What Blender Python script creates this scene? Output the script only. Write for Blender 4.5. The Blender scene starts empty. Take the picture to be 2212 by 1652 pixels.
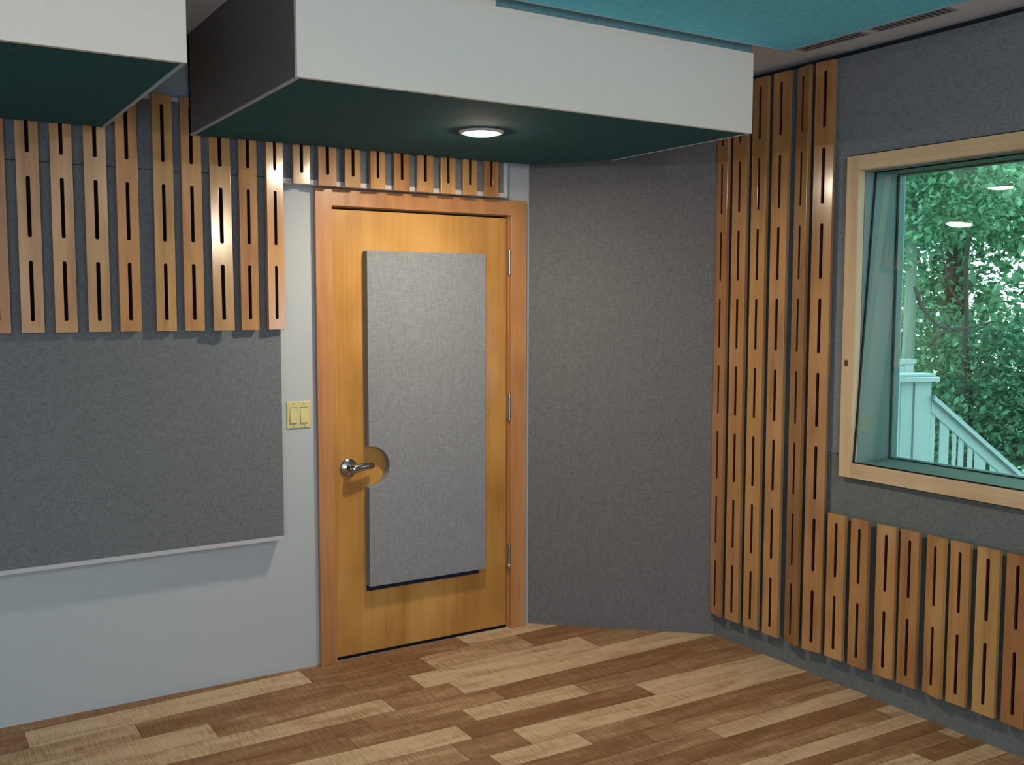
import bpy, bmesh, math, random
from mathutils import Vector, Matrix
random.seed(7)
C = bpy.context.scene.collection
PI = math.pi
R = math.radians

# ------------------------------------------------------------------ helpers
def nodes(name):
    m = bpy.data.materials.new(name); m.use_nodes = True
    nt = m.node_tree; nt.nodes.clear()
    out = nt.nodes.new('ShaderNodeOutputMaterial')
    b = nt.nodes.new('ShaderNodeBsdfPrincipled')
    nt.links.new(b.outputs[0], out.inputs[0])
    return m, nt, b, out

def N(nt, t, **kw):
    n = nt.nodes.new(t)
    for k, v in kw.items():
        if k.startswith('i_'):
            key = k[2:]
            key = int(key) if key.isdigit() else key
            n.inputs[key].default_value = v
        else:
            setattr(n, k, v)
    return n

def ramp(nt, stops):
    r = nt.nodes.new('ShaderNodeValToRGB')
    while len(r.color_ramp.elements) < len(stops):
        r.color_ramp.elements.new(0.5)
    for e, (p, c) in zip(r.color_ramp.elements, stops):
        e.position = p; e.color = (*c, 1)
    return r

def mapping(nt, scale, coord='Object', rand=False):
    tc = N(nt, 'ShaderNodeTexCoord')
    mp = N(nt, 'ShaderNodeMapping')
    mp.inputs['Scale'].default_value = scale
    src = tc.outputs[coord]
    if rand:
        oi = N(nt, 'ShaderNodeObjectInfo')
        mul = N(nt, 'ShaderNodeMath', operation='MULTIPLY'); mul.inputs[1].default_value = 37.0
        nt.links.new(oi.outputs['Random'], mul.inputs[0])
        add = N(nt, 'ShaderNodeVectorMath', operation='ADD')
        nt.links.new(src, add.inputs[0]); nt.links.new(mul.outputs[0], add.inputs[1])
        src = add.outputs[0]
    nt.links.new(src, mp.inputs[0])
    return mp.outputs[0]

def plain(name, col, rough=0.6, metal=0.0, coat=0.0, spec=0.5):
    m, nt, b, o = nodes(name)
    b.inputs['Base Color'].default_value = (*col, 1)
    b.inputs['Roughness'].default_value = rough
    b.inputs['Metallic'].default_value = metal
    b.inputs['Coat Weight'].default_value = coat
    b.inputs['Specular IOR Level'].default_value = spec
    return m

def fabric(name, col, var=0.45, scale=420.0):
    """woven cloth: fine crossed threads plus speckled yarn colour"""
    m, nt, b, o = nodes(name)
    v = mapping(nt, (1, 1, 1))
    n1 = N(nt, 'ShaderNodeTexNoise', i_Scale=scale, i_Detail=2.0)
    nt.links.new(v, n1.inputs['Vector'])
    v2 = mapping(nt, (40, 40, 700)); n2 = N(nt, 'ShaderNodeTexNoise', i_Scale=1.0, i_Detail=1.0)
    nt.links.new(v2, n2.inputs['Vector'])
    v3 = mapping(nt, (600, 600, 30)); n3 = N(nt, 'ShaderNodeTexNoise', i_Scale=1.0, i_Detail=1.0)
    nt.links.new(v3, n3.inputs['Vector'])
    a = N(nt, 'ShaderNodeMath', operation='ADD'); nt.links.new(n2.outputs[0], a.inputs[0]); nt.links.new(n3.outputs[0], a.inputs[1])
    a2 = N(nt, 'ShaderNodeMath', operation='ADD'); nt.links.new(a.outputs[0], a2.inputs[0]); nt.links.new(n1.outputs[0], a2.inputs[1])
    mr = N(nt, 'ShaderNodeMapRange'); mr.inputs[1].default_value = 1.0; mr.inputs[2].default_value = 2.0
    nt.links.new(a2.outputs[0], mr.inputs[0])
    lo = tuple(c * (1 - var) for c in col); hi = tuple(c * (1 + var) for c in col)
    r = ramp(nt, [(0, lo), (1, hi)])
    nt.links.new(mr.outputs[0], r.inputs[0]); nt.links.new(r.outputs[0], b.inputs['Base Color'])
    bp = N(nt, 'ShaderNodeBump', i_Strength=0.25, i_Distance=0.001)
    nt.links.new(a2.outputs[0], bp.inputs['Height']); nt.links.new(bp.outputs[0], b.inputs['Normal'])
    b.inputs['Roughness'].default_value = 0.95
    b.inputs['Specular IOR Level'].default_value = 0.15
    return m

def wood(name, lo, mid, hi, zstretch=0.9, rough=0.3, coat=0.35, spec=0.35, objvar=0.25, vert=True, fine=14.0):
    """straight-grained lacquered maple, grain along the local Z (or X) axis"""
    m, nt, b, o = nodes(name)
    s = (fine, fine, zstretch) if vert else (fine, zstretch, fine)
    v = mapping(nt, s, rand=True)
    n1 = N(nt, 'ShaderNodeTexNoise', i_Scale=1.0, i_Detail=5.0, i_Roughness=0.55, i_Distortion=0.4)
    nt.links.new(v, n1.inputs['Vector'])
    s2 = (fine * 14, fine * 14, zstretch * 6) if vert else (fine * 14, zstretch * 6, fine * 14)
    v2 = mapping(nt, s2, rand=True)
    n2 = N(nt, 'ShaderNodeTexNoise', i_Scale=1.0, i_Detail=3.0)
    nt.links.new(v2, n2.inputs['Vector'])
    v4 = mapping(nt, (5, 5, 3.3), rand=True)
    n4 = N(nt, 'ShaderNodeTexNoise', i_Scale=1.0, i_Detail=2.0)
    nt.links.new(v4, n4.inputs['Vector'])
    mx = N(nt, 'ShaderNodeMath', operation='MULTIPLY_ADD'); mx.inputs[1].default_value = 0.35
    nt.links.new(n2.outputs[0], mx.inputs[0]); nt.links.new(n1.outputs[0], mx.inputs[2])
    mx2 = N(nt, 'ShaderNodeMath', operation='MULTIPLY_ADD'); mx2.inputs[1].default_value = 0.7
    nt.links.new(n4.outputs[0], mx2.inputs[0]); nt.links.new(mx.outputs[0], mx2.inputs[2])
    mr = N(nt, 'ShaderNodeMapRange'); mr.inputs[1].default_value = 0.74; mr.inputs[2].default_value = 1.28
    nt.links.new(mx2.outputs[0], mr.inputs[0])
    r = ramp(nt, [(0, lo), (0.5, mid), (1, hi)])
    nt.links.new(mr.outputs[0], r.inputs[0])
    oi = N(nt, 'ShaderNodeObjectInfo')
    hsv = N(nt, 'ShaderNodeHueSaturation')
    m1 = N(nt, 'ShaderNodeMapRange'); m1.inputs[3].default_value = 1 - objvar; m1.inputs[4].default_value = 1 + objvar * .7
    nt.links.new(oi.outputs['Random'], m1.inputs[0]); nt.links.new(m1.outputs[0], hsv.inputs['Value'])
    m2 = N(nt, 'ShaderNodeMath', operation='FRACT'); m3 = N(nt, 'ShaderNodeMath', operation='MULTIPLY'); m3.inputs[1].default_value = 7.31
    nt.links.new(oi.outputs['Random'], m3.inputs[0]); nt.links.new(m3.outputs[0], m2.inputs[0])
    m4 = N(nt, 'ShaderNodeMapRange'); m4.inputs[3].default_value = 0.5 - 0.018 * objvar * 4; m4.inputs[4].default_value = 0.5 + 0.012 * objvar * 4
    nt.links.new(m2.outputs[0], m4.inputs[0]); nt.links.new(m4.outputs[0], hsv.inputs['Hue'])
    nt.links.new(r.outputs[0], hsv.inputs['Color'])
    tint = N(nt, 'ShaderNodeMix', data_type='RGBA', blend_type='MULTIPLY'); tint.inputs[0].default_value = 1.0
    nt.links.new(hsv.outputs[0], tint.inputs[6]); nt.links.new(oi.outputs['Color'], tint.inputs[7])
    nt.links.new(tint.outputs[2], b.inputs['Base Color'])
    bp = N(nt, 'ShaderNodeBump', i_Strength=0.04, i_Distance=0.001)
    nt.links.new(n2.outputs[0], bp.inputs['Height']); nt.links.new(bp.outputs[0], b.inputs['Normal'])
    b.inputs['Roughness'].default_value = rough
    b.inputs['Coat Weight'].default_value = coat
    b.inputs['Coat Roughness'].default_value = 0.155
    b.inputs['Coat IOR'].default_value = 1.65
    b.inputs['Specular IOR Level'].default_value = spec
    return m

def paint(name, col, rough=0.55, bump=0.1):
    m, nt, b, o = nodes(name)
    v = mapping(nt, (1, 1, 1))
    n1 = N(nt, 'ShaderNodeTexNoise', i_Scale=260.0, i_Detail=3.0); nt.links.new(v, n1.inputs['Vector'])
    r = ramp(nt, [(0.3, tuple(c * .93 for c in col)), (0.7, tuple(min(1, c * 1.06) for c in col))])
    nt.links.new(n1.outputs[0], r.inputs[0]); nt.links.new(r.outputs[0], b.inputs['Base Color'])
    bp = N(nt, 'ShaderNodeBump', i_Strength=bump, i_Distance=0.001)
    nt.links.new(n1.outputs[0], bp.inputs['Height']); nt.links.new(bp.outputs[0], b.inputs['Normal'])
    b.inputs['Roughness'].default_value = rough
    return m

def link(name, bm, mat, parent=None, smooth=False, bevel=0.0):
    me = bpy.data.meshes.new(name); bm.normal_update(); bm.to_mesh(me); bm.free()
    o = bpy.data.objects.new(name, me); C.objects.link(o)
    for mm in (mat if isinstance(mat, (list, tuple)) else [mat]):
        me.materials.append(mm)
    if smooth:
        for p in me.polygons: p.use_smooth = True
    if bevel:
        md = o.modifiers.new('bevel', 'BEVEL'); md.width = bevel; md.segments = 2; md.limit_method = 'ANGLE'
    if parent: o.parent = parent
    return o

def box(bm, x0, x1, y0, y1, z0, z1, mi=0):
    vs = [bm.verts.new((x, y, z)) for x in (x0, x1) for y in (y0, y1) for z in (z0, z1)]
    fs = []
    for idx in ((0, 1, 3, 2), (4, 6, 7, 5), (0, 4, 5, 1), (2, 3, 7, 6), (0, 2, 6, 4), (1, 5, 7, 3)):
        f = bm.faces.new([vs[i] for i in idx]); f.material_index = mi; fs.append(f)
    return vs

def boxes(name, lst, mat, parent=None, bevel=0.0):
    bm = bmesh.new()
    for b in lst: box(bm, *b)
    return link(name, bm, mat, parent, bevel=bevel)

def prism(bm, pts, z0, z1):
    """vertical prism over an xy polygon"""
    a = [bm.verts.new((p[0], p[1], z0)) for p in pts]
    b = [bm.verts.new((p[0], p[1], z1)) for p in pts]
    bm.faces.new(a[::-1]); bm.faces.new(b)
    n = len(pts)
    for i in range(n):
        bm.faces.new((a[i], a[(i + 1) % n], b[(i + 1) % n], b[i]))

def holed_plate(outer, holes, thick):
    """plate in local XZ with holes; front at y=0 facing -y, back at y=thick"""
    bm = bmesh.new()
    edges = []
    for loop in [outer] + holes:
        vs = [bm.verts.new((p[0], 0, p[1])) for p in loop]
        for i in range(len(vs)):
            edges.append(bm.edges.new((vs[i], vs[(i + 1) % len(vs)])))
    bmesh.ops.triangle_fill(bm, use_beauty=True, use_dissolve=False, edges=edges)
    bmesh.ops.recalc_face_normals(bm, faces=bm.faces)
    if bm.faces and sum(f.normal.y for f in bm.faces) > 0:
        bmesh.ops.reverse_faces(bm, faces=bm.faces)
    ret = bmesh.ops.extrude_face_region(bm, geom=list(bm.faces))
    nv = [g for g in ret['geom'] if isinstance(g, bmesh.types.BMVert)]
    bmesh.ops.translate(bm, verts=nv, vec=(0, thick, 0))
    bmesh.ops.recalc_face_normals(bm, faces=bm.faces)
    return bm

def tube(bm, pts, rads, seg=10, caps=True):
    pts = [Vector(p) for p in pts]
    rings = []
    for i, p in enumerate(pts):
        if i == 0: d = pts[1] - p
        elif i == len(pts) - 1: d = p - pts[i - 1]
        else: d = pts[i + 1] - pts[i - 1]
        d.normalize()
        u = d.cross(Vector((0.13, 0.07, 1)) if abs(d.z) < 0.95 else Vector((1, 0.1, 0))); u.normalize()
        w = d.cross(u)
        rings.append([bm.verts.new(p + (u * math.cos(2 * PI * k / seg) + w * math.sin(2 * PI * k / seg)) * rads[i]) for k in range(seg)])
    for a, b in zip(rings, rings[1:]):
        for k in range(seg):
            bm.faces.new((a[k], a[(k + 1) % seg], b[(k + 1) % seg], b[k]))
    if caps:
        bm.faces.new(rings[0][::-1]); bm.faces.new(rings[-1])
    bmesh.ops.recalc_face_normals(bm, faces=bm.faces)

def lathe(bm, prof, seg=40, axis='z', at=(0, 0, 0)):
    rings = []
    for r, h in prof:
        ring = []
        for k in range(seg):
            a = 2 * PI * k / seg
            c, s = r * math.cos(a), r * math.sin(a)
            p = (c, s, h) if axis == 'z' else (c, h, s)
            ring.append(bm.verts.new((p[0] + at[0], p[1] + at[1], p[2] + at[2])))
        rings.append(ring)
    for a, b in zip(rings, rings[1:]):
        for k in range(seg):
            bm.faces.new((a[k], a[(k + 1) % seg], b[(k + 1) % seg], b[k]))
    bm.faces.new(rings[0][::-1]); bm.faces.new(rings[-1])
    bmesh.ops.recalc_face_normals(bm, faces=bm.faces)

def tag(o, label=None, cat=None, group=None, kind=None):
    if label: o['label'] = label
    if cat: o['category'] = cat
    if group: o['group'] = group
    if kind: o['kind'] = kind
    return o

def empty(name, loc=(0, 0, 0), rz=0):
    o = bpy.data.objects.new(name, None); C.objects.link(o)
    o.location = loc; o.rotation_euler = (0, 0, rz); o.empty_display_size = 0.05
    return o

def dup(root):
    r = root.copy(); C.objects.link(r)
    for ch in list(root.children):
        c = ch.copy(); C.objects.link(c); c.parent = r
        for g in list(ch.children):
            d = g.copy(); C.objects.link(d); d.parent = c
    return r

# ------------------------------------------------------------------ materials
M_wall = paint('white_wall_paint', (0.44, 0.49, 0.515))
M_ceil = paint('ceiling_paint', (0.72, 0.80, 0.88))
M_gapshade = paint('gap_shade_dark', (0.025, 0.03, 0.035), 0.9)  # near black puts the shade of the panel gaps into the wall colour
M_fab = fabric('grey_fabric', (0.155, 0.17, 0.18))
M_fabC = fabric('window_wall_fabric', (0.20, 0.225, 0.245))
M_fabL = fabric('lower_wall_fabric', (0.15, 0.172, 0.168))
M_fabB = fabric('corner_fabric', (0.155, 0.155, 0.16))
M_fabD = fabric('door_panel_fabric', (0.245, 0.26, 0.28), var=0.35)
M_teal = fabric('teal_fabric', (0.17, 0.66, 0.88), var=0.2)  # brighter copy of the teal, makes up for weak light from below
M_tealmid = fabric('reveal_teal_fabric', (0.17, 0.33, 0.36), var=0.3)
M_tealdk = fabric('shaded_teal_fabric', (0.032, 0.115, 0.145), var=0.3)  # darker copy of the teal, with the shade under the soffits in the colour
M_side = fabric('shaded_cloud_side', (0.17, 0.165, 0.155), var=0.3)  # grey carries the shade on the soffit sides
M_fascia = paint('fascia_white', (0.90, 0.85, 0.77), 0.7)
M_edge = paint('edge_moulding', (0.38, 0.49, 0.58), 0.5)
M_lip = paint('panel_frame_paint', (0.50, 0.50, 0.53), 0.5)
M_slat = wood('maple_slat', (0.32, 0.155, 0.050), (0.47, 0.255, 0.094), (0.57, 0.335, 0.14), rough=0.34, coat=1.0, objvar=0.09)
M_door = wood('door_veneer', (0.37, 0.17, 0.04), (0.50, 0.255, 0.062), (0.60, 0.33, 0.095), zstretch=0.35, fine=7.0, rough=0.38, coat=0.2, objvar=0.0)
M_case = wood('door_casing_wood', (0.36, 0.16, 0.06), (0.46, 0.215, 0.085), (0.54, 0.27, 0.115), zstretch=1.2, fine=20.0, rough=0.4, coat=0.2, objvar=0.0)
M_wcase = wood('window_casing_wood', (0.50, 0.36, 0.21), (0.62, 0.45, 0.27), (0.70, 0.53, 0.33), zstretch=1.2, fine=22.0, rough=0.45, coat=0.1, objvar=0.0)
M_slotwall = plain('slot_wall_shade', (0.085, 0.028, 0.014), 0.8, spec=0.2)  # dark brown holds the shade inside the slots
M_slot = plain('dark_batten', (0.012, 0.006, 0.004), 0.9, spec=0.1)
M_black = plain('black_gasket', (0.004, 0.005, 0.006), 0.6, spec=0.2)
M_navy = plain('navy_backing', (0.006, 0.009, 0.04), 0.8)
M_nickel = plain('satin_nickel', (0.42, 0.42, 0.44), 0.2, metal=1.0)
M_hinge = plain('steel_hinge', (0.46, 0.42, 0.38), 0.32, metal=1.0)
M_ivory = plain('ivory_plastic', (0.62, 0.56, 0.27), 0.35)
M_ivoryd = plain('ivory_recess', (0.20, 0.18, 0.07), 0.6)
M_jamb = paint('window_jamb_paint', (0.12, 0.19, 0.20), 0.5)
M_sash = paint('window_sash', (0.13, 0.24, 0.28), 0.45)
M_ring = plain('lamp_ring', (0.62, 0.64, 0.62), 0.4)
M_white_ext = paint('railing_white', (0.31, 0.365, 0.40), 0.5)
M_bark = paint('bark', (0.045, 0.04, 0.04), 0.9, 0.6)
M_barkpale = paint('pale_bark', (0.13, 0.17, 0.15), 0.9, 0.6)
M_soil = paint('garden_soil', (0.08, 0.13, 0.05), 0.95)

def lens_mat(strength):
    m = bpy.data.materials.new('lamp_lens'); m.use_nodes = True
    nt = m.node_tree; nt.nodes.clear()
    o = N(nt, 'ShaderNodeOutputMaterial'); e = N(nt, 'ShaderNodeEmission')
    e.inputs[0].default_value = (1.0, 0.85, 0.65, 1); e.inputs[1].default_value = strength
    nt.links.new(e.outputs[0], o.inputs[0])
    return m
M_lens = lens_mat(430.0)
M_lens2 = lens_mat(460.0)

def glass_mat(name, tint, refl=1.0):
    m = bpy.data.materials.new(name); m.use_nodes = True
    nt = m.node_tree; nt.nodes.clear()
    o = N(nt, 'ShaderNodeOutputMaterial')
    t = N(nt, 'ShaderNodeBsdfTransparent'); t.inputs[0].default_value = (*tint, 1)
    g = N(nt, 'ShaderNodeBsdfGlossy'); g.inputs['Roughness'].default_value = 0.0
    g.inputs[0].default_value = (1, 1, 1, 1)
    fr = N(nt, 'ShaderNodeFresnel'); fr.inputs[0].default_value = 1.5
    mul = N(nt, 'ShaderNodeMath', operation='MULTIPLY'); mul.inputs[1].default_value = refl
    nt.links.new(fr.outputs[0], mul.inputs[0])
    mx = N(nt, 'ShaderNodeMixShader')
    nt.links.new(mul.outputs[0], mx.inputs[0]); nt.links.new(t.outputs[0], mx.inputs[1]); nt.links.new(g.outputs[0], mx.inputs[2])
    nt.links.new(mx.outputs[0], o.inputs[0])
    return m
M_glass = glass_mat('tinted_glass', (0.74, 0.95, 0.88))

def leaf_mat(name, c1, c2):
    m, nt, b, o = nodes(name)
    v = mapping(nt, (1, 1, 1))
    n = N(nt, 'ShaderNodeTexNoise', i_Scale=9.0, i_Detail=3.0); nt.links.new(v, n.inputs['Vector'])
    r = ramp(nt, [(0.35, c1), (0.65, c2)])
    nt.links.new(n.outputs[0], r.inputs[0]); nt.links.new(r.outputs[0], b.inputs['Base Color'])
    b.inputs['Roughness'].default_value = 0.6
    tr = N(nt, 'ShaderNodeBsdfTranslucent'); nt.links.new(r.outputs[0], tr.inputs[0])
    mx = N(nt, 'ShaderNodeMixShader'); mx.inputs[0].default_value = 0.45
    nt.links.new(b.outputs[0], mx.inputs[1]); nt.links.new(tr.outputs[0], mx.inputs[2]); nt.links.new(mx.outputs[0], o.inputs[0])
    return m
M_leafs = [leaf_mat('leaf_green', (0.11, 0.24, 0.145), (0.20, 0.38, 0.245)), leaf_mat('leaf_deep_green', (0.042, 0.115, 0.065), (0.105, 0.24, 0.145)),
           leaf_mat('leaf_pale_green', (0.18, 0.36, 0.23), (0.27, 0.47, 0.30))]

# ------------------------------------------------------------------ room constants
YA = 4.115          # wall with the door
XC = 3.34           # fabric face of the window wall
ZC = 2.617          # ceiling
XL, YF = -2.6, -3.2 # unseen walls

# floor ------------------------------------------------------------
def floor_mat():
    m, nt, b, o = nodes('floor_planks')
    at = N(nt, 'ShaderNodeAttribute', attribute_name='tone')
    sp = N(nt, 'ShaderNodeSeparateColor'); nt.links.new(at.outputs['Color'], sp.inputs[0])
    uv = N(nt, 'ShaderNodeUVMap', uv_map='UVMap')
    def noise(scale, det=3.0, dist=0.0):
        mp = N(nt, 'ShaderNodeMapping'); mp.inputs['Scale'].default_value = scale
        nt.links.new(uv.outputs[0], mp.inputs[0])
        n = N(nt, 'ShaderNodeTexNoise', i_Scale=1.0, i_Detail=det, i_Distortion=dist)
        nt.links.new(mp.outputs[0], n.inputs['Vector']); return n.outputs[0]
    base = ramp(nt, [(0.0, (0.20, 0.093, 0.038)), (0.45, (0.34, 0.20, 0.105)), (1.0, (0.62, 0.46, 0.29))])
    # plank tone + soft blotches along the board + cross flecks
    blo = noise((3.2, 16, 1), 4.0, 0.8)
    fle = noise((150, 11, 1), 2.0)
    fin = noise((420, 420, 1), 2.0)
    def ma(a, k, c, off):   # (a-off)*k + c
        s = N(nt, 'ShaderNodeMath', operation='SUBTRACT'); nt.links.new(a, s.inputs[0]); s.inputs[1].default_value = off
        q = N(nt, 'ShaderNodeMath', operation='MULTIPLY_ADD'); nt.links.new(s.outputs[0], q.inputs[0]); q.inputs[1].default_value = k
        nt.links.new(c, q.inputs[2]); return q.outputs[0]
    t = ma(blo, 1.15, sp.outputs[0], 0.5)
    t = ma(fle, 1.0, t, 0.5)
    t = ma(fin, 1.3, t, 0.5)
    nt.links.new(t, base.inputs[0])
    nt.links.new(base.outputs[0], b.inputs['Base Color'])
    b.inputs['Roughness'].default_value = 0.62
    b.inputs['Specular IOR Level'].default_value = 0.3
    return m
M_floor = floor_mat()
M_seam = plain('floor_seam', (0.07, 0.035, 0.016), 0.8)

def build_floor():
    # plank seams: y at x=1.5 and at x=3.0 (boards laid very slightly fanned)
    seams = [(4.30, 4.36), (4.090, 4.167), (3.935, 4.021), (3.772, 3.829), (3.617, 3.655), (3.483, 3.490), (3.362, 3.325), (3.245, 3.192),
             (3.113, 3.053), (2.957, 2.927), (2.846, 2.812), (2.741, 2.708), (2.645, 2.608), (2.556, 2.511), (2.470, 2.418), (2.392, 2.336),
             (2.318, 2.257), (2.240, 2.177), (2.155, 2.095), (2.070, 2.012)]
    while seams[-1][0] > YF - 0.2:
        seams.append((seams[-1][0] - 0.088, seams[-1][1] - 0.084))
    L, G, Mm, D = 0.88, 0.66, 0.40, 0.12
    # plank ends as x positions and tone of each board from left to right
    rows = {0: [(9, 0.30)],
            1: [(0.375, 0.2), (1.465, L), (2.255, 0.22), (9, 0.86)],
            2: [(0.74, 0.62), (1.98, 0.16), (2.515, 0.60), (9, 0.16)],
            3: [(0.98, 0.78), (1.84, 0.30), (2.76, 0.84), (9, 0.38)],
            4: [(1.64, 0.74), (1.95, 0.33), (9, 0.86)],
            5: [(1.49, 0.14), (2.07, 0.36), (3.10, 0.14), (9, 0.34)],
            6: [(1.38, 0.22), (1.86, 0.30), (2.39, 0.80), (9, 0.36)],
            7: [(1.77, 0.86), (2.61, 0.10), (9, 0.84)],
            8: [(1.68, 0.5), (1.93, 0.30), (9, 0.82)],
            9: [(1.75, 0.22), (2.12, 0.84), (9, 0.26)],
            10: [(2.33, 0.14), (9, 0.42)],
            11: [(2.56, 0.38), (9, 0.84)],
            12: [(9, 0.14)],
            13: [(2.36, .3), (3.25, 0.38), (9, 0.62)],
            14: [(2.36, .5), (9, 0.84)],
            15: [(9, 0.18)],
            16: [(3.28, 0.40), (9, 0.7)],
            17: [(3.05, 0.84), (9, 0.14)],
            18: [(9, 0.80)], 19: [(9, 0.45)]}
    bm = bmesh.new()
    uvl = bm.loops.layers.uv.new('UVMap'); cl = bm.loops.layers.float_color.new('tone')
    def yy(s, x): return s[0] + (s[1] - s[0]) * (x - 1.5) / 1.5
    rnd = random.Random(3)
    g = 0.0009
    for i in range(len(seams) - 1):
        a, b = seams[i], seams[i + 1]
        cells = rows.get(i)
        if cells is None:
            x = XL + rnd.random(); cells = []
            while x < 3.6:
                cells.append((x, rnd.choice([L, G, Mm, D, D, 0.8]))); x += 0.5 + rnd.random() * 0.9
            cells.append((9, rnd.choice([L, Mm, D])))
        x0 = XL - 0.3
        first = cells[0][0]
        for k, (x1, tone) in enumerate(cells):
            x1 = min(x1, 3.9)
            if x1 <= x0: continue
            q = [(x0 + g, yy(b, x0) + g), (x1 - g, yy(b, x1) + g), (x1 - g, yy(a, x1) - g), (x0 + g, yy(a, x0) - g)]
            f = bm.faces.new([bm.verts.new((p[0], p[1], 0)) for p in q])
            ou, ov = rnd.random() * 40, rnd.random() * 40
            for lp in f.loops:
                c = lp.vert.co
                lp[uvl].uv = (c.x + ou, c.y + ov)
                lp[cl] = (tone, tone, tone, 1)
            x0 = x1
    bm.verts.ensure_lookup_table()
    for f in bm.faces: f.material_index = 0
    vs = [bm.verts.new(p) for p in ((XL - .3, YF - .3, -0.0012), (3.9, YF - .3, -0.0012), (3.9, 4.5, -0.0012), (XL - .3, 4.5, -0.0012))]
    f = bm.faces.new(vs); f.material_index = 1
    vs = [bm.verts.new(p) for p in ((XL - .3, YF - .3, -0.1), (3.9, YF - .3, -0.1), (3.9, 4.5, -0.1), (XL - .3, 4.5, -0.1))]
    f = bm.faces.new(vs[::-1]); f.material_index = 1
    o = link('floor', bm, [M_floor, M_seam])
    tag(o, kind='structure')
build_floor()

# ceiling, walls -----------------------------------------------------
tag(boxes('ceiling', [(XL - .2, 3.75, YF - .2, 4.4, ZC, ZC + .15)], M_ceil), kind='structure')
tag(boxes('wall_back', [(XL - .2, 1.603, YA, YA + .13, -.1, ZC), (2.579, 3.75, YA, YA + .13, -.1, ZC), (1.603, 2.579, YA, YA + .13, 2.040, ZC)], M_wall), kind='structure')
tag(boxes('wall_left', [(XL - .15, XL, YF, YA, -.1, ZC)], M_wall), kind='structure')
# wall behind the camera; its wide opening is added for the rear light
tag(boxes('wall_front', [(XL - .2, -2.5, YF - .15, YF, -.1, ZC), (.1, 3.75, YF - .15, YF, -.1, ZC), (-2.5, .1, YF - .15, YF, 2.25, ZC), (-2.5, .1, YF - .15, YF, -.1, .25)], M_wall), kind='structure')
WY0, WY1, WZ0, WZ1 = 0.85, 2.700, 0.949, 2.125      # window opening in the right wall
tag(boxes('wall_right', [(XC + .03, 3.602, YF - .2, WY0 - .012, -.1, ZC), (XC + .03, 3.602, WY1 + .012, YA, -.1, ZC), (XC + .03, 3.602, WY0 - .012, WY1 + .012, -.1, WZ0 - .012), (XC + .03, 3.602, WY0 - .012, WY1 + .012, WZ1 + .012, ZC)], M_gapshade), kind='structure')
# diagonal fabric wall in the corner
bm = bmesh.new(); prism(bm, [(2.662, 4.113), (3.338, 3.497), (3.338, 4.113)], 0.0, 2.60)
tag(link('wall_corner', bm, M_fabB), kind='structure')

# fabric panels of the window wall (cut around the casing)
def y_panel(name, lst, label, mat=None):
    o = boxes(name, lst, mat or M_fabC)
    return tag(o, label, 'wall panel', 'grey fabric panels covering the window wall')
cg = 0.007
y_panel('fabric_wall_panel', [(XC, XC + .03, 2.760 + cg, 3.497, .9745, 2.592), (XC, XC + .03, YF, WY0 - .062 - cg, .9745, 2.592), (XC, XC + .03, WY0 - .062 - cg, 2.760 + cg, 2.185 + cg, 2.592)],
        'dark grey fabric panel around the window, the upper one above the thin seam')
y_panel('fabric_wall_panel', [(XC, XC + .03, YF, 3.497, 0.0, .887 - cg), (XC, XC + .03, 2.760 + cg, 3.497, .887 - cg, .9720), (XC, XC + .03, YF, WY0 - .062 - cg, .887 - cg, .9720)],
        'dark grey fabric panel below the window reaching down to the floor', M_fabL)

# ------------------------------------------------------------------ door
door = empty('door_1', (1.645, YA, 0)); tag(door, kind='structure')
def rel(b, o=(1.645, YA, 0)):
    return (b[0] - o[0], b[1] - o[0 + 1], b[2], b[3])
def dbox(lst):
    return [(x0 - 1.645, x1 - 1.645, y0 - YA, y1 - YA, z0, z1) for x0, x1, y0, y1, z0, z1 in lst]
# casing: two legs and a mitred head, one frame
bm = bmesh.new()
def frame_xz(bm, xo0, xo1, xi0, xi1, zo, zi, y0, y1, zb=0.0):
    P = [(xo0, zb), (xo0, zo), (xo1, zo), (xo1, zb), (xi1, zb), (xi1, zi), (xi0, zi), (xi0, zb)]
    fr = [bm.verts.new((p[0], y0, p[1])) for p in P]; bk = [bm.verts.new((p[0], y1, p[1])) for p in P]
    for q in ((0, 1, 6, 7), (1, 2, 5, 6), (2, 3, 4, 5)):
        bm.faces.new([fr[i] for i in q]); bm.faces.new([bk[i] for i in q][::-1])
    for i in range(8):
        bm.faces.new((fr[i], fr[(i + 1) % 8], bk[(i + 1) % 8], bk[i]))
    bmesh.ops.recalc_face_normals(bm, faces=bm.faces)
frame_xz(bm, 1.566 - 1.645, 2.633 - 1.645, 1.641 - 1.645, 2.548 - 1.645, 2.083, 2.011, -.027, .0)
link('door_casing', bm, M_case, door, bevel=0.002)
bm = bmesh.new()
frame_xz(bm, 1.604 - 1.645, 2.578 - 1.645, 1.6425 - 1.645, 2.5435 - 1.645, 2.039, 2.0085, 0.0, .13)
link('door_jamb', bm, M_case, door)
boxes('door_stop', dbox([(1.6425, 1.655, 4.165, 4.18, 0, 2.008), (2.531, 2.5435, 4.165, 4.18, 0, 2.008), (1.6425, 2.5435, 4.165, 4.18, 1.99, 2.008)]), M_slot, door)
leaf = boxes('door_leaf', dbox([(1.6475, 2.5375, 4.119, 4.163, .014, 1.9995)]), M_door, door, bevel=0.0015)
# bottom seal
boxes('door_sweep', dbox([(1.6475, 2.5375, 4.117, 4.125, .002, .0145)]), M_black, door)
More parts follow.
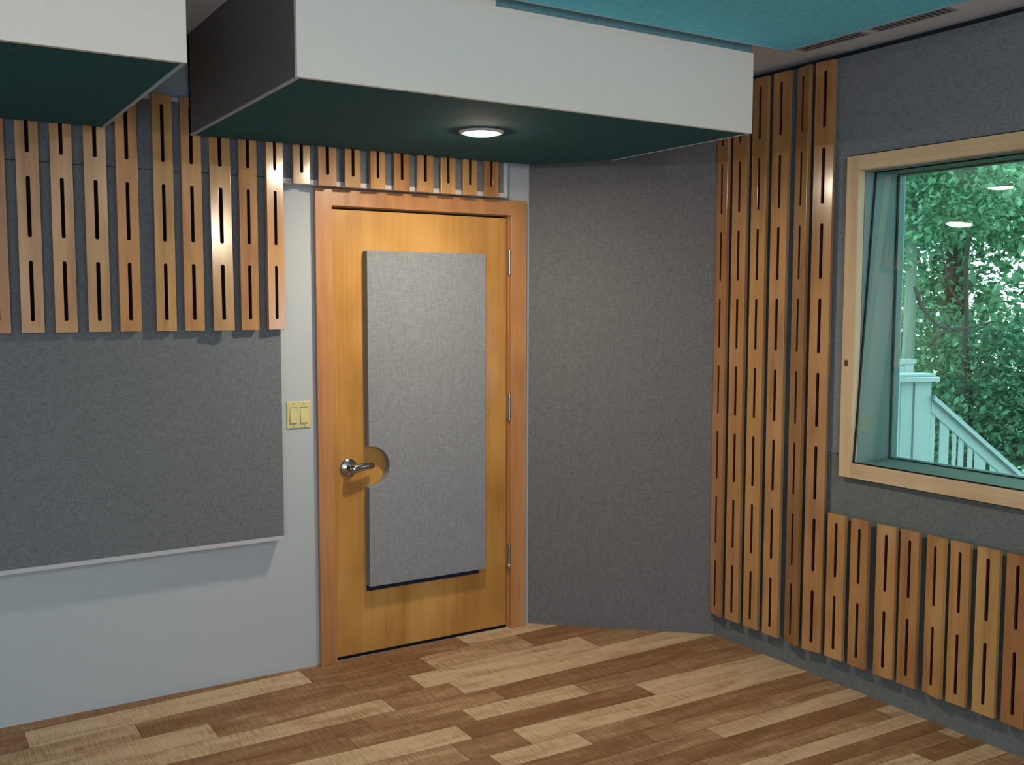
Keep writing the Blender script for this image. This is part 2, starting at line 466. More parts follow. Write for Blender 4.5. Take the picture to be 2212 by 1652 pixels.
# acoustic panel on the leaf, with the round cut-out for the lever
xs0, xs1, zs0, zs1 = 1.795, 2.397, .325, 1.824
cx, cz, cr = 1.803, .868, .092
outer = [(xs0, zs0), (xs1, zs0), (xs1, zs1), (xs0, zs1)]
a0 = math.acos((xs0 - cx) / cr)
for k in range(25):
    a = a0 - 2 * a0 * k / 24
    outer.append((cx + cr * math.cos(a), cz + cr * math.sin(a)))
bm = holed_plate([(p[0] - 1.645, p[1]) for p in outer], [], .042)
bmesh.ops.translate(bm, verts=bm.verts, vec=(0, 4.074 - YA, 0))
pan = link('acoustic_panel', bm, M_fabD, door, bevel=0.002); pan['label'] = 'light grey fabric absorber on the door leaf with a half-round cut-out'
bk = boxes('panel_backing', dbox([(1.797, 2.378, 4.108, 4.1195, .298, .60)]), M_navy, door)
bk['label'] = 'dark navy edge under the grey panel'
# lever handle
hx, hz = 1.714 - 1.645, .868
bm = bmesh.new()
lathe(bm, [(.0395, 0.003), (.0395, -.004), (.034, -.010), (.020, -.013), (.0145, -.016), (.0125, -.046), (.0125, -.054), (.006, -.058)], 36, 'y', (hx, 0.002, hz))
han = link('lever_handle', bm, M_nickel, door, smooth=True)
md = han.modifiers.new('e', 'EDGE_SPLIT'); md.split_angle = R(40)
bm = bmesh.new()
pts = [(hx - .008, -.046, hz), (hx + .012, -.049, hz + .001), (hx + .035, -.0495, hz + .004), (hx + .065, -.047, hz + .006), (hx + .090, -.043, hz + .006), (hx + .100, -.036, hz + .005), (hx + .103, -.028, hz + .004)]
tube(bm, pts, [.014, .0145, .0125, .0115, .0112, .0105, .007], 14)
for v in bm.verts: v.co.z = hz + .004 + (v.co.z - hz - .004) * 1.35
link('lever', bm, M_nickel, han, smooth=True)
# hinges
for z0, z1 in ((1.734, 1.848), (1.034, 1.160), (.303, .418)):
    hg = empty('hinge'); hg.parent = door; hg.location = (2.541 - 1.645, 0, z0)
    h = z1 - z0
    bm = bmesh.new(); tube(bm, [(0, -.020, 0), (0, -.020, h * .14), (0, -.020, h * .14 + .001), (0, -.020, h * .86), (0, -.020, h * .86 + .001), (0, -.020, h)], [.0075, .0080, .0072, .0072, .0080, .0075], 14)
    k = link('knuckle', bm, M_hinge, hg, smooth=False)
    bm = bmesh.new()
    lathe(bm, [(.003, -.006), (.006, -.003), (.006, 0)], 14, 'z', (0, -.020, 0)); lathe(bm, [(.006, 0), (.006, .003), (.003, .006)], 14, 'z', (0, -.020, h))
    link('pin', bm, M_hinge, hg)
    boxes('hinge_leaf', [(-.004, .0035, -.024, .003, .004, h - .004)], M_hinge, hg)

# light switch -------------------------------------------------------
sw = empty('light_switch', (1.487, YA, 1.1165)); tag(sw, 'ivory double rocker light switch plate on the white wall beside the door casing', 'switch')
bm = bmesh.new(); w2, h2 = .0545, .0575
vsb = [bm.verts.new(p) for p in ((-w2, 0, -h2), (w2, 0, -h2), (w2, 0, h2), (-w2, 0, h2))]
vsf = [bm.verts.new(p) for p in ((-w2 + .003, -.006, -h2 + .003), (w2 - .003, -.006, -h2 + .003), (w2 - .003, -.006, h2 - .003), (-w2 + .003, -.006, h2 - .003))]
bm.faces.new(vsf)
for i in range(4): bm.faces.new((vsb[i], vsb[(i + 1) % 4], vsf[(i + 1) % 4], vsf[i]))
bmesh.ops.recalc_face_normals(bm, faces=bm.faces)
link('cover_plate', bm, M_ivory, sw)
for dx in (-.0232, .0232):
    boxes('rocker_recess', [(dx - .0168, dx + .0168, -.0064, -.0055, -.0335, .0335)], M_ivoryd, sw)
    bm = bmesh.new()
    v = [bm.verts.new(p) for p in ((dx - .0158, -.0062, .0327), (dx + .0158, -.0062, .0327), (dx + .0158, -.0125, -.0327), (dx - .0158, -.0125, -.0327),
                                   (dx - .0158, -.005, .0327), (dx + .0158, -.005, .0327), (dx + .0158, -.005, -.0327), (dx - .0158, -.005, -.0327))]
    for q in ((0, 1, 2, 3), (4, 5, 1, 0), (1, 5, 6, 2), (2, 6, 7, 3), (3, 7, 4, 0)): bm.faces.new([v[i] for i in q])
    bmesh.ops.recalc_face_normals(bm, faces=bm.faces)
    link('rocker', bm, M_ivory, sw)
    for dz in (-.0485, .0485):
        bm = bmesh.new(); lathe(bm, [(.0028, -.0061), (.0026, -.0072), (.001, -.0076)], 14, 'y', (dx, 0, dz))
        link('screw', bm, M_ivoryd, sw)

# ------------------------------------------------------------------ fabric panels on the door wall
pl = empty('fabric_wall_panel', (1.392, YA, .600)); tag(pl, 'large grey fabric wall panel left of the door behind the lower ends of the slats', 'wall panel')
def ob(lst, o): return [(b[0] - o[0], b[1] - o[0], b[2] - o[1], b[3] - o[1], b[4] - o[2], b[5] - o[2]) for b in lst]
O1 = (1.392, YA, .600)
boxes('fabric_face', ob([(-1.15, 1.391, 4.045, 4.100, .6165, 2.1055)], O1), M_fab, pl, bevel=0.001)
k = boxes('frame', ob([(-1.15, 1.392, 4.042, YA, .600, .6165), (-1.15, 1.390, 4.100, YA, .6165, 2.1055)], O1), M_lip, pl)
k['label'] = 'pale lip along the bottom edge'
pu = empty('fabric_wall_panel', (2.497, YA, 2.090)); tag(pu, 'long low grey fabric wall panel running above the door casing in a pale frame', 'wall panel')
O2 = (2.497, YA, 2.090)
boxes('fabric_face', ob([(-1.15, 2.475, 4.045, 4.100, 2.1075, 2.370)], O2), M_fab, pu, bevel=0.001)
k = boxes('frame', ob([(1.398, 2.497, 4.043, YA, 2.088, 2.108), (2.4755, 2.497, 4.043, YA, 2.108, 2.371), (-1.15, 2.497, 4.043, YA, 2.371, 2.387), (-1.15, 2.4755, 4.1, YA, 2.108, 2.371)], O2), M_lip, pu)
k['label'] = 'pale frame round the grey fabric'

# ------------------------------------------------------------------ slotted slats
def slot_loop(xc, z0, z1, w):
    r = w / 2; L = []
    for k in range(9):
        a = -PI + PI * k / 8; L.append((xc + r * math.cos(a), z0 + r + r * math.sin(a)))
    for k in range(9):
        a = PI * k / 8; L.append((xc + r * math.cos(a), z1 - r + r * math.sin(a)))
    return L
def make_slat(w, h, slots, batten=.013):
    bm = holed_plate([(-w / 2, 0), (w / 2, 0), (w / 2, h), (-w / 2, h)], [slot_loop(0, a, b, .0132) for a, b in slots], .018)
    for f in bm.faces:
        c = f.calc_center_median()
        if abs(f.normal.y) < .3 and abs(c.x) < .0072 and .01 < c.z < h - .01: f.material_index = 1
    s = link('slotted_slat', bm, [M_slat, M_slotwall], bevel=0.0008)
    bm = bmesh.new(); box(bm, -.017, .017, .018, .018 + batten, .02, h - .02)
    b = link('slot_shade_batten', bm, M_slot, s)  # batten added in near black so the slots look shaded
    return s
SA = 4.014      # slat face on the door wall
pA = .3025
slatA = make_slat(.0765, .902, [(.042 + k * pA, .042 + k * pA + .219) for k in range(3)])
slatU = make_slat(.0750, .302, [(.045, .264)])
HC = 2.472
slatT = make_slat(.0885, HC, [(.038 + k * .3095, .038 + k * .3095 + .228) for k in range(8)], .016)
slatW = make_slat(.0885, .610, [(.038, .266), (.346, .574)], .016)
def put(proto, w, w0, loc, rz, label, group, first, rx=0.0, tint=(1, 1, 1)):
    o = proto if first else dup(proto)
    o.color = (*tint, 1)
    o.location = loc; o.rotation_euler = (rx, 0, rz); o.scale = (w / w0, 1, 1)
    return tag(o, label, 'wood slat', group)
ordn = ['first', 'second', 'third', 'fourth', 'fifth', 'sixth', 'seventh', 'eighth', 'ninth', 'tenth']
EA = [(.302, .381, 0), (.416, .492, -1.5), (.529, .604, -1), (.643, .721, -2.2), (.755, .833, 3.5), (.889, .964, 1.5), (.995, 1.072, .8), (1.103, 1.184, -4.75), (1.219, 1.293, 2.5), (1.330, 1.404, 8.5)]
lblA = ['dark-toned slotted wood slat cut off by the left edge of the picture',
        'slotted wood slat at far left, first whole one beside the picture edge',
        'slotted wood slat third from the left, under the dark left ceiling soffit',
        'slotted wood slat below the inner corner of the left ceiling soffit',
        'reddish slotted wood slat just left of the wide gap between the slats',
        'slotted wood slat just right of the wide gap, its top end showing between the soffits',
        'slotted wood slat directly under the left corner of the lamp soffit',
        'slotted wood slat with a long white glare down its middle, third from the door side',
        'slotted wood slat between the two slats that carry white glare',
        'long slotted wood slat nearest the door with a short bright reflection near its top']
for i, (a, b, t) in enumerate(EA):
    put(slatA, b - a, .0765, ((a + b) / 2, SA - (.020 if i == 7 else 0), 1.486), R(t), lblA[i], 'slotted slats left of the door', i == 0, rx=R(-2.2) if i == 7 else 0, tint={0: (.88, .74, .64), 4: (1, .9, .84), 5: (.98, 1, .95), 7: (1, .95, .95), 9: (1.06, 1.04, .95)}.get(i, (1, 1, 1)))
EU = [(1.444, 1.518), (1.555, 1.633), (1.672, 1.746), (1.788, 1.860), (1.902, 1.975), (2.012, 2.092), (2.131, 2.203), (2.245, 2.315), (2.356, 2.430)]
lblU = ['short slotted slat above the white wall strip, leftmost of the row over the door', 'short slotted slat second from the left over the door, above the casing corner',
        'short slotted slat third from the left in the row over the door', 'short slotted slat fourth from the left in the row over the door',
        'short slotted slat in the exact middle of the nine over the door', 'short slotted slat fourth from the right in the row over the door',
        'short slotted slat third from the right in the row over the door', 'short slotted slat second from the right in the row over the door',
        'short slotted slat at the right end of the row over the door']
for i, (a, b) in enumerate(EU):
    put(slatU, b - a, .075, ((a + b) / 2, SA, 2.085), R({0: 3, 1: -5, 2: 7, 3: 6.5}.get(i, random.uniform(-1, 1))), lblU[i], 'short slotted slats over the door', i == 0, tint={1: (.9, .82, .76), 4: (.86, .76, .68), 8: (.82, .72, .66)}.get(i, (1, 1, 1)))
SC = 3.303
ET = [(3.504, 3.424, -11), (3.396, 3.306, -2), (3.277, 3.189, -1), (3.157, 3.066, 0), (3.028, 2.955, -15), (2.919, 2.828, 9)]
lblT = ['tall slotted slat right against the grey diagonal corner wall', 'tall slotted slat second from the corner wall, its top hidden by the soffit',
        'tall slotted slat third from the corner wall, partly behind the white soffit end', 'tall slotted slat fourth from the corner wall, left of the twisted darker one',
        'darker tall slotted slat turned slightly so that its side shows', 'tall slotted slat closest to the window with a bright lamp glare near its top']
for i, (a, b, t) in enumerate(ET):
    w = .0885 if t < -8 else a - b
    put(slatT, w, .0885, (SC, (a + b) / 2, .113), R(-90 + t), lblT[i], 'tall slotted slats beside the window', i == 0, tint={0: (.86, .78, .74), 3: (1.02, 1.02, .98), 4: (.78, .72, .68)}.get(i, (.95, .92, .9)))
EW = [(2.801, 2.712, 0), (2.682, 2.597, -1), (2.555, 2.467, 1), (2.446, 2.363, -2), (2.327, 2.260, -13), (2.230, 2.152, 1), (2.123, 2.038, 1), (2.012, 1.927, -1), (1.893, 1.806, 0)]
lblW = ['low slotted slat under the window corner, first beside the tall slats', 'low slotted slat under the window, second from the tall slats',
        'low slotted slat under the window, third from the tall slats', 'low slotted slat under the window, left of the twisted one',
        'low slotted slat under the window turned so that its right side shows', 'low slotted slat under the window, right of the twisted one',
        'pale yellowish low slotted slat, last whole one before the right picture edge', 'dark brown low slotted slat cut by the right picture edge',
        'low slotted slat beyond the right picture edge']
for i, (a, b, t) in enumerate(EW[:8]):
    w = .0885 if abs(t) > 8 else a - b
    put(slatW, w, .0885, (SC, (a + b) / 2, .1165), R(-90 + t), lblW[i], 'low slotted slats under the window', i == 0, tint={1: (.92, .85, .8), 3: (.88, .8, .75), 6: (1.05, 1.1, 1.05), 7: (.72, .6, .52)}.get(i, (1, .97, .94)))

# ------------------------------------------------------------------ window
win = empty('window_1', (XC, 1.775, WZ0)); tag(win, kind='structure')
OW = (XC, 1.775, WZ0)
def wb(name, lst, mat, bevel=0.0, parent=win): return boxes(name, ob(lst, OW), mat, parent, bevel)
YO0, YO1 = WY0 - .062, 2.760
# casing: frame on the wall plane, mitred by plain butt joints
wb('window_casing', [(3.312, 3.352, 2.701, 2.760, .887, 2.185), (3.312, 3.352, YO0, WY0, .887, 2.185)], M_wcase, .002)
M_wcase_h = wood('window_casing_wood_level', (0.50, 0.36, 0.21), (0.62, 0.45, 0.27), (0.70, 0.53, 0.33), zstretch=1.2, fine=22.0, rough=0.45, coat=0.1, objvar=0.0, vert=False)
wb('head_casing', [(3.3125, 3.352, WY0, 2.701, 2.126, 2.1845)], M_wcase_h, .002)
wb('sill_casing', [(3.3125, 3.352, WY0, 2.701, .8875, .948)], M_wcase_h, .002)
bm = bmesh.new(); 
lathe(bm, [(.011, 0), (.011, -.0012), (.007, -.0016)], 18, 'y', (0, 0, 0))
kn = link('plugged_knot', bm, plain('knot_brown', (.10, .05, .025), .6), win); kn.rotation_euler = (0, 0, R(-90)); kn.location = (3.312 - OW[0], 2.736 - OW[1], 1.355 - OW[2]); kn.scale = (.9, 1, 1.3)
# reveals
wb('jamb_lining', [(3.352, 3.602, 2.700, 2.712, WZ0, WZ1), (3.352, 3.602, WY0 - .012, WY0, WZ0, WZ1)], M_jamb)
wb('head_lining', [(3.352, 3.602, WY0, WY1, WZ1, WZ1 + .012)], M_jamb)
wb('sill_board', [(3.352, 3.602, WY0, WY1, WZ0 - .012, WZ0)], M_jamb)
# inner tilted pane with black gasket lines
def tx(z): return 3.328 + (3.414 - 3.328) * (z - .947) / (2.123 - .947)
bm = bmesh.new()
v = [bm.verts.new((tx(z) - OW[0], y - OW[1], z - OW[2])) for y, z in ((WY0, WZ0), (WY1, WZ0), (WY1, WZ1), (WY0, WZ1))]
bm.faces.new(v); link('inner_pane', bm, M_glass, win)
bm = bmesh.new()
def slab(z0, z1, y0, y1, t=.0045):
    q = []
    for y in (y0, y1):
        for z in (z0, z1):
            for s in (-t, t):
                q.append(bm.verts.new((tx(z) + s - OW[0], y - OW[1], z - OW[2])))
    for idx in ((0, 1, 3, 2), (4, 6, 7, 5), (0, 4, 5, 1), (2, 3, 7, 6), (0, 2, 6, 4), (1, 5, 7, 3)):
        bm.faces.new([q[i] for i in idx])
slab(WZ0, WZ1, WY1 - .004, WY1); slab(WZ0, WZ1, WY0, WY0 + .004); slab(WZ1 - .004, WZ1, WY0, WY1); slab(WZ0, WZ0 + .004, WY0, WY1)
link('inner_gasket', bm, M_black, win)
# outer sash and pane
wb('outer_gasket', [(3.550, 3.558, 2.696, 2.700, WZ0, WZ1), (3.550, 3.558, WY0, WY1, WZ1 - .004, WZ1), (3.550, 3.558, WY0, WY1, WZ0, WZ0 + .004), (3.550, 3.558, WY0, WY0 + .004, WZ0, WZ1)], M_black)
wb('sash', [(3.562, 3.600, 2.6965, 2.700, WZ0, WZ1), (3.562, 3.600, WY0, WY0 + .0035, WZ0, WZ1), (3.562, 3.600, WY0, WY1, WZ1 - .0035, WZ1), (3.562, 3.600, WY0, WY1, WZ0, WZ0 + .0035)], M_sash)
bm = bmesh.new()
v = [bm.verts.new((3.596 - OW[0], y - OW[1], z - OW[2])) for y, z in ((WY0, WZ0), (WY1, WZ0), (WY1, WZ1), (WY0, WZ1))]
bm.faces.new(v); link('outer_pane', bm, M_glass, win)

# ------------------------------------------------------------------ hanging soffits ("clouds")
CY0, CY1, CZ = 2.800, 3.990, 2.240
def cloud(name, x0, x1, label, chamfer=None, notch=None):
    o = empty(name, (x0, CY0, CZ)); tag(o, label, 'ceiling soffit', 'boxed soffits hanging from the ceiling')
    q = (x0, CY0, CZ)
    poly = [(x0, CY0), (x1, CY0), (x1, CY1), (x0, CY1)] if not chamfer else [(x0, CY0), (x1, CY0), (x1, chamfer[1]), (chamfer[0], CY1), (x0, CY1)]
    t = .013
    # fabric underside, set in by the moulding
    inner = [(x0 + t, CY0 + .004), (x1 - .004, CY0 + .004)] + ([(x1 - .004, chamfer[1]), (chamfer[0], CY1 - .002)] if chamfer else [(x1 - t, CY1)]) + [(x0 + t, CY1)]
    if not chamfer: inner[1] = (x1 - t, CY0 + .004)
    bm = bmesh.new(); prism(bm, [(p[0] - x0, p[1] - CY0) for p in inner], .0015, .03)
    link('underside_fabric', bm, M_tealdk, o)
    # side walls
    zt = ZC - CZ
    if notch:
        boxes('front_fascia', ob([(x0, notch[0], CY0, CY0 + .018, CZ, ZC), (notch[0], x1, CY0, CY0 + .018, CZ, notch[1])], q), M_fascia, o)
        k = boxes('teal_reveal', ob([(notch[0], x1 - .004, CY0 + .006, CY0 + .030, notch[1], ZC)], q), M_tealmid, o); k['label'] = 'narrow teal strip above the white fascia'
    else:
        boxes('front_fascia', ob([(x0, x1, CY0, CY0 + .018, CZ, ZC)], q), M_fascia, o)
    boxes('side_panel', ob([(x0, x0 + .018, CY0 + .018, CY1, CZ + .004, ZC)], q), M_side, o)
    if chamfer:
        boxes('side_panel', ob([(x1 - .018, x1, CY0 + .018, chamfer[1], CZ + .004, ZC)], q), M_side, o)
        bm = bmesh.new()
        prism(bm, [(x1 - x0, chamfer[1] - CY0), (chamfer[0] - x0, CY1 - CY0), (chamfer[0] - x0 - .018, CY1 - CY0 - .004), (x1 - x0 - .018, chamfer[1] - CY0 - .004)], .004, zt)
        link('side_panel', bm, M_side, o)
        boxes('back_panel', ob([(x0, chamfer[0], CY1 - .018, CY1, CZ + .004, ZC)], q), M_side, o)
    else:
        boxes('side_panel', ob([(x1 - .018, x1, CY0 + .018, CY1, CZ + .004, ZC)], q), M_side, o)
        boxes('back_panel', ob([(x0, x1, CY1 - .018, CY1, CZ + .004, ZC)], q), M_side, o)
    lst = [(x0 + .0005, x0 + t, CY0 + .002, CY1, CZ - .001, CZ + .0035)]
    if chamfer: lst.append((x1 - .004, x1 - .0005, CY0 + .002, chamfer[1], CZ - .001, CZ + .0035))
    else: lst.append((x1 - t, x1 - .0005, CY0 + .002, CY1, CZ - .001, CZ + .0035))
    for b_ in lst: boxes('edge_moulding', ob([b_], q), M_edge, o)
    return o
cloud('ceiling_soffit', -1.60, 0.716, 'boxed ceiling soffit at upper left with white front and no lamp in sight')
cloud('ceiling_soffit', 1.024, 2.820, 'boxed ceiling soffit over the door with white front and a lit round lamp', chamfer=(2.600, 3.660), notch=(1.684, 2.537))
# big teal panel under the ceiling
tp = empty('ceiling_panel', (2.949, 2.755, 2.55)); tag(tp, 'large flat teal fabric panel under the ceiling at upper right with a thin pale edge', 'ceiling panel')
q = (2.949, 2.755, 2.55)
px0, px1, py0, py1 = 0.95, 2.949, -2.3, 2.755
boxes('fabric_face', ob([(px0 + .010, px1 - .010, py0 + .010, py1 - .010, 2.5515, 2.58)], q), M_teal, tp)
boxes('edge_moulding', ob([(px0, px1, py1 - .010, py1, 2.55, ZC), (px1 - .010, px1, py0, py1 - .01, 2.55, ZC), (px0, px0 + .01, py0, py1 - .01, 2.55, ZC), (px0, px1, py0, py0 + .01, 2.55, ZC)], q), M_edge, tp)

# ceiling vents ------------------------------------------------------
M_vent = paint('vent_grey', (.36, .37, .39), .5); M_ventd = plain('vent_gap', (.05, .07, .08), .8)
def vent(y0, y1, label):
    o = empty('ceiling_vent', (3.165, y0, ZC)); tag(o, label, 'vent', 'slotted vents in the ceiling border')
    boxes('vent_frame', [(-.030, .047, 0, y1 - y0, -.003, 0)], M_vent, o)
    bm = bmesh.new(); n = int((y1 - y0 - .02) / .0235)
    for k in range(n):
        y = .012 + k * .0235
        v = [bm.verts.new(p) for p in ((-.024, y, -.0035), (.038, y + .006, -.0035), (.038, y + .017, -.0035), (-.024, y + .011, -.0035))]
        bm.faces.new(v[::-1])
    link('vent_slots', bm, M_ventd, o)
vent(2.585, 2.900, 'slotted ceiling vent beside the teal panel, the one nearer the corner')
vent(2.215, 2.545, 'slotted ceiling vent beside the teal panel, farther from the corner')

# downlights ---------------------------------------------------------
def downlight(x, y, z, label, lens=None, depth=.013, group='round ceiling downlights'):
    o = empty('downlight', (x, y, z)); tag(o, label, 'lamp', group)
    bm = bmesh.new()
    prof = [(.064, .006), (.064, -.004), (.070, -.0075), (.083, -.005), (.086, -.0005), (.086, .001)]
    seg = 48; rings = []
    for r, h in prof:
        rings.append([bm.verts.new((r * math.cos(2 * PI * k / seg), r * math.sin(2 * PI * k / seg), h)) for k in range(seg)])
    for a, b in zip(rings, rings[1:]):
        for k in range(seg): bm.faces.new((a[k], a[(k + 1) % seg], b[(k + 1) % seg], b[k]))
    bmesh.ops.recalc_face_normals(bm, faces=bm.faces)
    link('trim_ring', bm, M_ring, o, smooth=True)
    bm = bmesh.new()
    rings = []
    for j in range(7):
        a = PI / 2 * j / 6
        r, h = .0635 * math.cos(a), -.003 - depth * math.sin(a)
        if j == 6: top = bm.verts.new((0, 0, h)); break
        rings.append([bm.verts.new((r * math.cos(2 * PI * k / seg), r * math.sin(2 * PI * k / seg), h)) for k in range(seg)])
    for a, b in zip(rings, rings[1:]):
        for k in range(seg): bm.faces.new((a[k], a[(k + 1) % seg], b[(k + 1) % seg], b[k]))
    for k in range(seg): bm.faces.new((rings[-1][k], rings[-1][(k + 1) % seg], top))
    bmesh.ops.recalc_face_normals(bm, faces=bm.faces)
    link('lens', bm, lens or M_lens, o, smooth=True)
downlight(1.937, 3.324, CZ, 'round ceiling lamp glowing in the underside of the soffit over the door')
downlight(1.60, -0.55, 2.5515, 'added unseen round lamp in the teal ceiling panel behind the camera', M_lens2, .06)  # lamp added out of view, with a deep lens for the slat glare
downlight(-1.10, -0.60, ZC, 'added unseen round lamp in the ceiling behind the camera, away from the window')  # lamp added out of view to help light the room

# ------------------------------------------------------------------ outside
tag(boxes('ground', [(3.7, 40, -25, 40, -2.1, -2.0)], M_soil), kind='structure')
tag(boxes('bounce_deck', [(3.602, 5.15, -4.0, 6.0, -.12, -.02)], paint('deck_grey', (.55, .60, .60), .7)), kind='structure')  # unseen pale deck added to bounce skylight up to the ceiling
def railing():
    o = empty('deck_railing', (5.294, 3.739, 0), R(-20)); tag(o, 'white wooden deck railing running down the garden steps, seen low through the window', 'railing')
    boxes('newel_post', [(-.111, 0, 0, .10, -2.0, 1.13)], M_white_ext, o, bevel=.003)
    boxes('post_cap', [(-.62, .036, -.03, .12, 1.130, 1.160), (-.62, .018, -.012, .10, 1.160, 1.178)], M_white_ext, o, bevel=.004)
    for x0, x1 in ((-.196, -.118), (-.30, -.209), (-.40, -.31), (-.50, -.41), (-.60, -.51)):
        boxes('side_board', [(x0, x1, .01, .03, -2.0, 1.13)], M_white_ext, o, bevel=.002)
    s = -.79
    def zt(x): return 1.053 + s * x
    def sheared(name, x0, x1, y0, y1, d0, d1):
        bm = bmesh.new()
        v = [bm.verts.new((x, yy, zt(x) - d)) for x in (x0, x1) for yy in (y0, y1) for d in (d1, d0)]
        for idx in ((0, 1, 3, 2), (4, 6, 7, 5), (0, 4, 5, 1), (2, 3, 7, 6), (0, 2, 6, 4), (1, 5, 7, 3)): bm.faces.new([v[i] for i in idx])
        bmesh.ops.recalc_face_normals(bm, faces=bm.faces)
        return link(name, bm, M_white_ext, o)
    sheared('handrail', 0, 1.2, -.03, .06, 0, .03)
    sheared('top_rail', 0, 1.2, -.004, .014, .03, .105)
    sheared('stringer', 0, 1.2, -.004, .02, 1.0, 1.3)
    solid = ((.001, .033), (.068, .130), (.159, .182), (.202, .234), (.267, .297), (.316, .389), (.426, .470), (.495, .545), (.57, .62), (.65, .70), (.74, .79), (.83, .88), (.92, .97), (1.02, 1.07))
    for x0, x1 in solid: sheared('baluster', x0, x1, .002, .012, .06, 1.2)
railing()
def far_rail():
    o = empty('deck_railing', (7.5, 5.75, 0)); tag(o, 'short piece of white railing farther off, just above the capped post', 'railing')
    boxes('top_rail', [(-.9, .37, -.03, .05, 1.055, 1.095)], M_white_ext, o)
    boxes('newel_post', [(.22, .34, -.02, .05, -2.0, 1.055)], M_white_ext, o)
    boxes('bottom_rail', [(-.9, .25, -.015, .02, .985, 1.035), (-.9, .25, -.015, .02, .55, .6)], M_white_ext, o)
    for k in range(8): boxes('baluster', [(-.85 + k * .135, -.81 + k * .135, -.01, .02, .55, 1.0)], M_white_ext, o)
far_rail()

def leaf_cloud(name, blobs, n, size, mats, parent, rnd):
    bm = bmesh.new()
    tot = sum(b[3] * b[4] * b[5] for b in blobs)
    for bx, by, bz, rx, ry, rz in blobs:
        m = int(n * rx * ry * rz / tot)
        for _ in range(m):
            while True:
                p = Vector((rnd.uniform(-1, 1), rnd.uniform(-1, 1), rnd.uniform(-1, 1)))
                if .1 < p.length < 1: break
            c = Vector((bx + p.x * rx, by + p.y * ry, bz + p.z * rz))
            s = size * rnd.uniform(.6, 1.35)
            # leaf: pointed four-sided blade, drooping at random
            a = rnd.uniform(0, 2 * PI); dr = rnd.uniform(-1.2, .5)
            d = Vector((math.cos(a) * math.cos(dr), math.sin(a) * math.cos(dr), math.sin(dr)))
            u = d.cross(Vector((rnd.uniform(-.6, .6), rnd.uniform(-.6, .6), 1))); u.normalize()
            nn = d.cross(u)
            v = [bm.verts.new(c), bm.verts.new(c + d * s * .45 + u * s * .27 + nn * s * .06), bm.verts.new(c + d * s), bm.verts.new(c + d * s * .45 - u * s * .27 + nn * s * .06)]
            f = bm.faces.new(v); f.material_index = rnd.randrange(len(mats))
    return link(name, bm, mats, parent)

def tree(name, loc, trunk, branches, blobs, n, size, mats, bark, label, seed):
    rnd = random.Random(seed)
    o = empty(name, loc); tag(o, label, 'tree', 'trees and shrubs beyond the deck')
    L = lambda p: (p[0] - loc[0], p[1] - loc[1], p[2] - loc[2])
    bm = bmesh.new(); tube(bm, [L(p[:3]) for p in trunk], [p[3] for p in trunk], 12); link('trunk', bm, bark, o, smooth=True)
    for br in branches:
        bm = bmesh.new(); tube(bm, [L(p[:3]) for p in br], [p[3] for p in br], 8); link('branch', bm, M_bark, o, smooth=True)
    leaf_cloud('foliage', [(b[0] - loc[0], b[1] - loc[1], b[2] - loc[2], b[3], b[4], b[5]) for b in blobs], n, size, mats, o, rnd)
G0, G1, G2 = M_leafs
tree('tree', (8.25, 6.08, -2), [(8.24, 6.08, -2, .12), (8.22, 6.07, 0, .075), (8.23, 6.08, 1.2, .055), (8.27, 6.10, 2.0, .045), (8.30, 6.15, 3.4, .045)],
     [[(8.25, 6.05, 1.75, .02), (8.335, 6.03, 1.573, .02), (8.42, 5.97, 1.44, .018), (8.483, 5.918, 1.372, .016), (8.62, 5.83, 1.34, .013), (8.8, 5.6, 1.42, .008)],
      [(8.35, 5.95, 1.20, .018), (8.45, 5.90, 1.31, .020), (8.60, 5.84, 1.36, .013), (8.75, 5.7, 1.38, .006)]],
     [(8.35, 6.3, 3.0, .55, 1.0, .75), (8.4, 5.6, 2.75, .5, .8, .55), (8.5, 6.6, 1.7, .4, .45, .5), (8.05, 6.15, 2.35, .25, .4, .5), (8.1, 6.05, .7, .2, .35, .4)], 9000, .075, [G0, G2, G0], M_barkpale,
     'tree with a pale straight trunk at the left side of the window view', 11)
tree('tree', (9.6, 6.3, -2), [(9.50, 6.22, -2, .07), (9.42, 6.24, .6, .055), (9.30, 6.20, 1.15, .03), (9.24, 6.16, 1.48, .024), (9.26, 6.20, 2.0, .022), (9.4, 6.2, 3.3, .018)],
     [[(9.24, 6.16, 1.5, .016), (9.15, 6.3, 1.75, .012), (9.12, 6.4, 2.2, .008)]],
     [(9.75, 6.3, .45, .75, 1.8, 1.15), (9.75, 5.4, .6, .7, 1.1, 1.0), (9.8, 6.6, 3.0, .7, 1.7, .85)], 26000, .085, [G1, G0, G1, G0], M_bark,
     'dark thin-stemmed tree with drooping leaves in the middle of the window view', 12)
tree('tree', (12.2, 8.3, -2), [(12.2, 8.3, -2, .2), (12.2, 8.3, 2, .15), (12.3, 8.3, 5, .08)], [],
     [(12.2, 8.2, 4.6, 1.5, 3.2, 2.35), (12.2, 8.2, .3, 1.5, 3.2, 1.75), (12.4, 8.9, 2.4, 1.3, 1.5, .8)], 30000, .16, [G0, G1, G2], M_bark,
     'large tree far behind the pale-trunked tree', 14)
tree('tree', (12.0, 3.4, -2), [(12.0, 3.4, -2, .18), (12.0, 3.4, 1, .14), (12.0, 3.5, 3.5, .08)], [],
     [(12.0, 3.3, 1.5, 1.4, 1.6, 3.2)], 9000, .16, [G0, G1, G2], M_bark,
     'broad leafy tree toward the right side of the window view', 13)
tree('shrub', (8.2, 4.6, -2), [(8.2, 4.6, -2, .05), (8.2, 4.6, -1, .03)], [],
     [(8.3, 4.2, -.55, .8, 1.1, 1.0)], 8000, .075, [G0, G2], M_bark,
     'low pale green shrub behind the foot of the sloping white railing', 15)

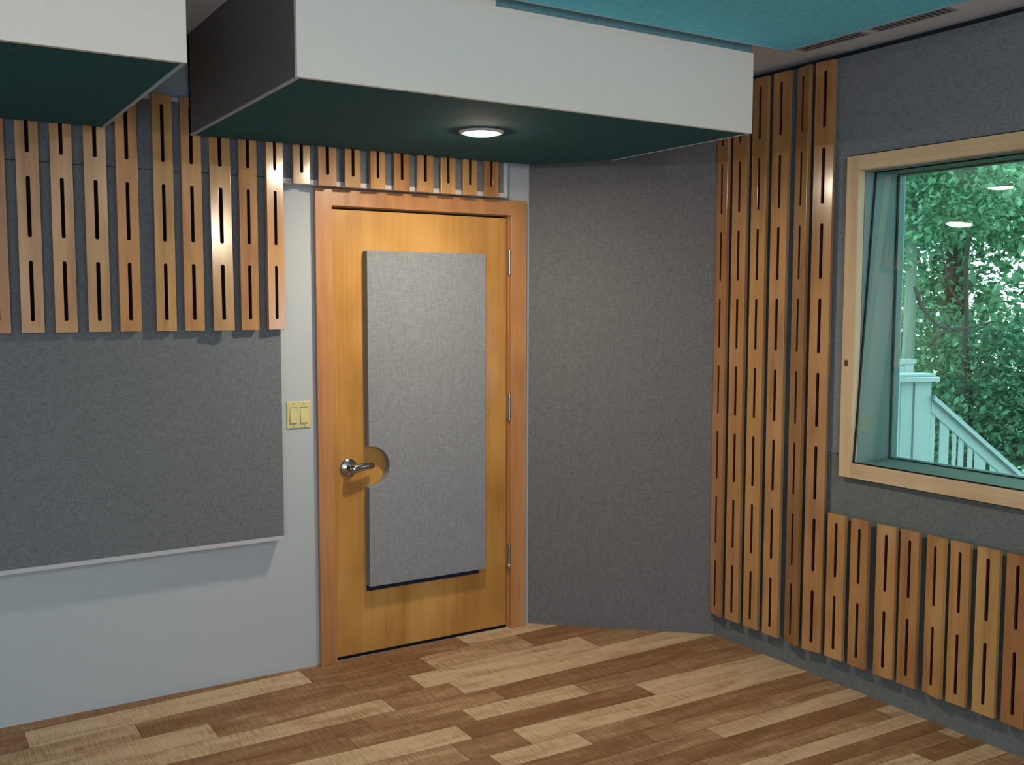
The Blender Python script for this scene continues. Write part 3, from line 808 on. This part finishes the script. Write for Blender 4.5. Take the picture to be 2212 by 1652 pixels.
# ------------------------------------------------------------------ light
w = bpy.data.worlds.new('World'); bpy.context.scene.world = w; w.use_nodes = True
nt = w.node_tree; nt.nodes.clear()
o = N(nt, 'ShaderNodeOutputWorld'); bg = N(nt, 'ShaderNodeBackground')
bg.inputs[0].default_value = (0.86, 0.95, 1.0, 1); bg.inputs[1].default_value = 3.4
nt.links.new(bg.outputs[0], o.inputs[0])

def area(name, loc, rot, sx, sy, power, col):
    l = bpy.data.lights.new(name, 'AREA'); l.shape = 'RECTANGLE'; l.size = sx; l.size_y = sy
    l.energy = power; l.color = col
    ob_ = bpy.data.objects.new(name, l); C.objects.link(ob_); ob_.location = loc; ob_.rotation_euler = rot
    return ob_
# blue area lamp added at the unseen rear opening, standing in for daylight
area('rear_fill_light', (-1.2, YF - .05, 1.25), (R(90), 0, 0), 2.5, 1.9, 34, (0.30, 0.56, 1.0))
# sky portal of the visible window
p = area('window_portal', (3.70, (WY0 + WY1) / 2, (WZ0 + WZ1) / 2), (0, R(90), 0), WZ1 - WZ0, WY1 - WY0, 1, (1, 1, 1))
p.data.cycles.is_portal = True

# ------------------------------------------------------------------ camera
f_px = 2164.57; pitch = 7.99658995e-02; roll = 1.55168335e-03; yaw = 1.01284101
cy_, sy_ = math.cos(yaw), math.sin(yaw); cp, sp = math.cos(pitch), math.sin(pitch)
F = Vector((cy_ * cp, sy_ * cp, -sp)); Rt = Vector((sy_, -cy_, 0)); Up = Rt.cross(F)
R2 = math.cos(roll) * Rt + math.sin(roll) * Up; U2 = -math.sin(roll) * Rt + math.cos(roll) * Up
cam = bpy.data.cameras.new('camera'); co = bpy.data.objects.new('camera', cam); C.objects.link(co)
mt = Matrix((R2, U2, -F)).transposed().to_4x4(); mt.translation = Vector((0, 0, 1.60)); co.matrix_world = mt
cam.sensor_fit = 'HORIZONTAL'; cam.sensor_width = 36.0; cam.lens = 36.0 * f_px / 2212
cam.clip_start = 0.05
sc = bpy.context.scene; sc.camera = co
sc.view_settings.view_transform = 'Standard'; sc.view_settings.look = 'None'
sc.view_settings.gamma = 1.0; sc.view_settings.use_curve_mapping = False
sc.view_settings.exposure = 0.42
sc.cycles.use_denoising = True
sc.cycles.max_bounces = 8; sc.cycles.diffuse_bounces = 5; sc.cycles.transparent_max_bounces = 16
sc.cycles.sample_clamp_indirect = 4.0
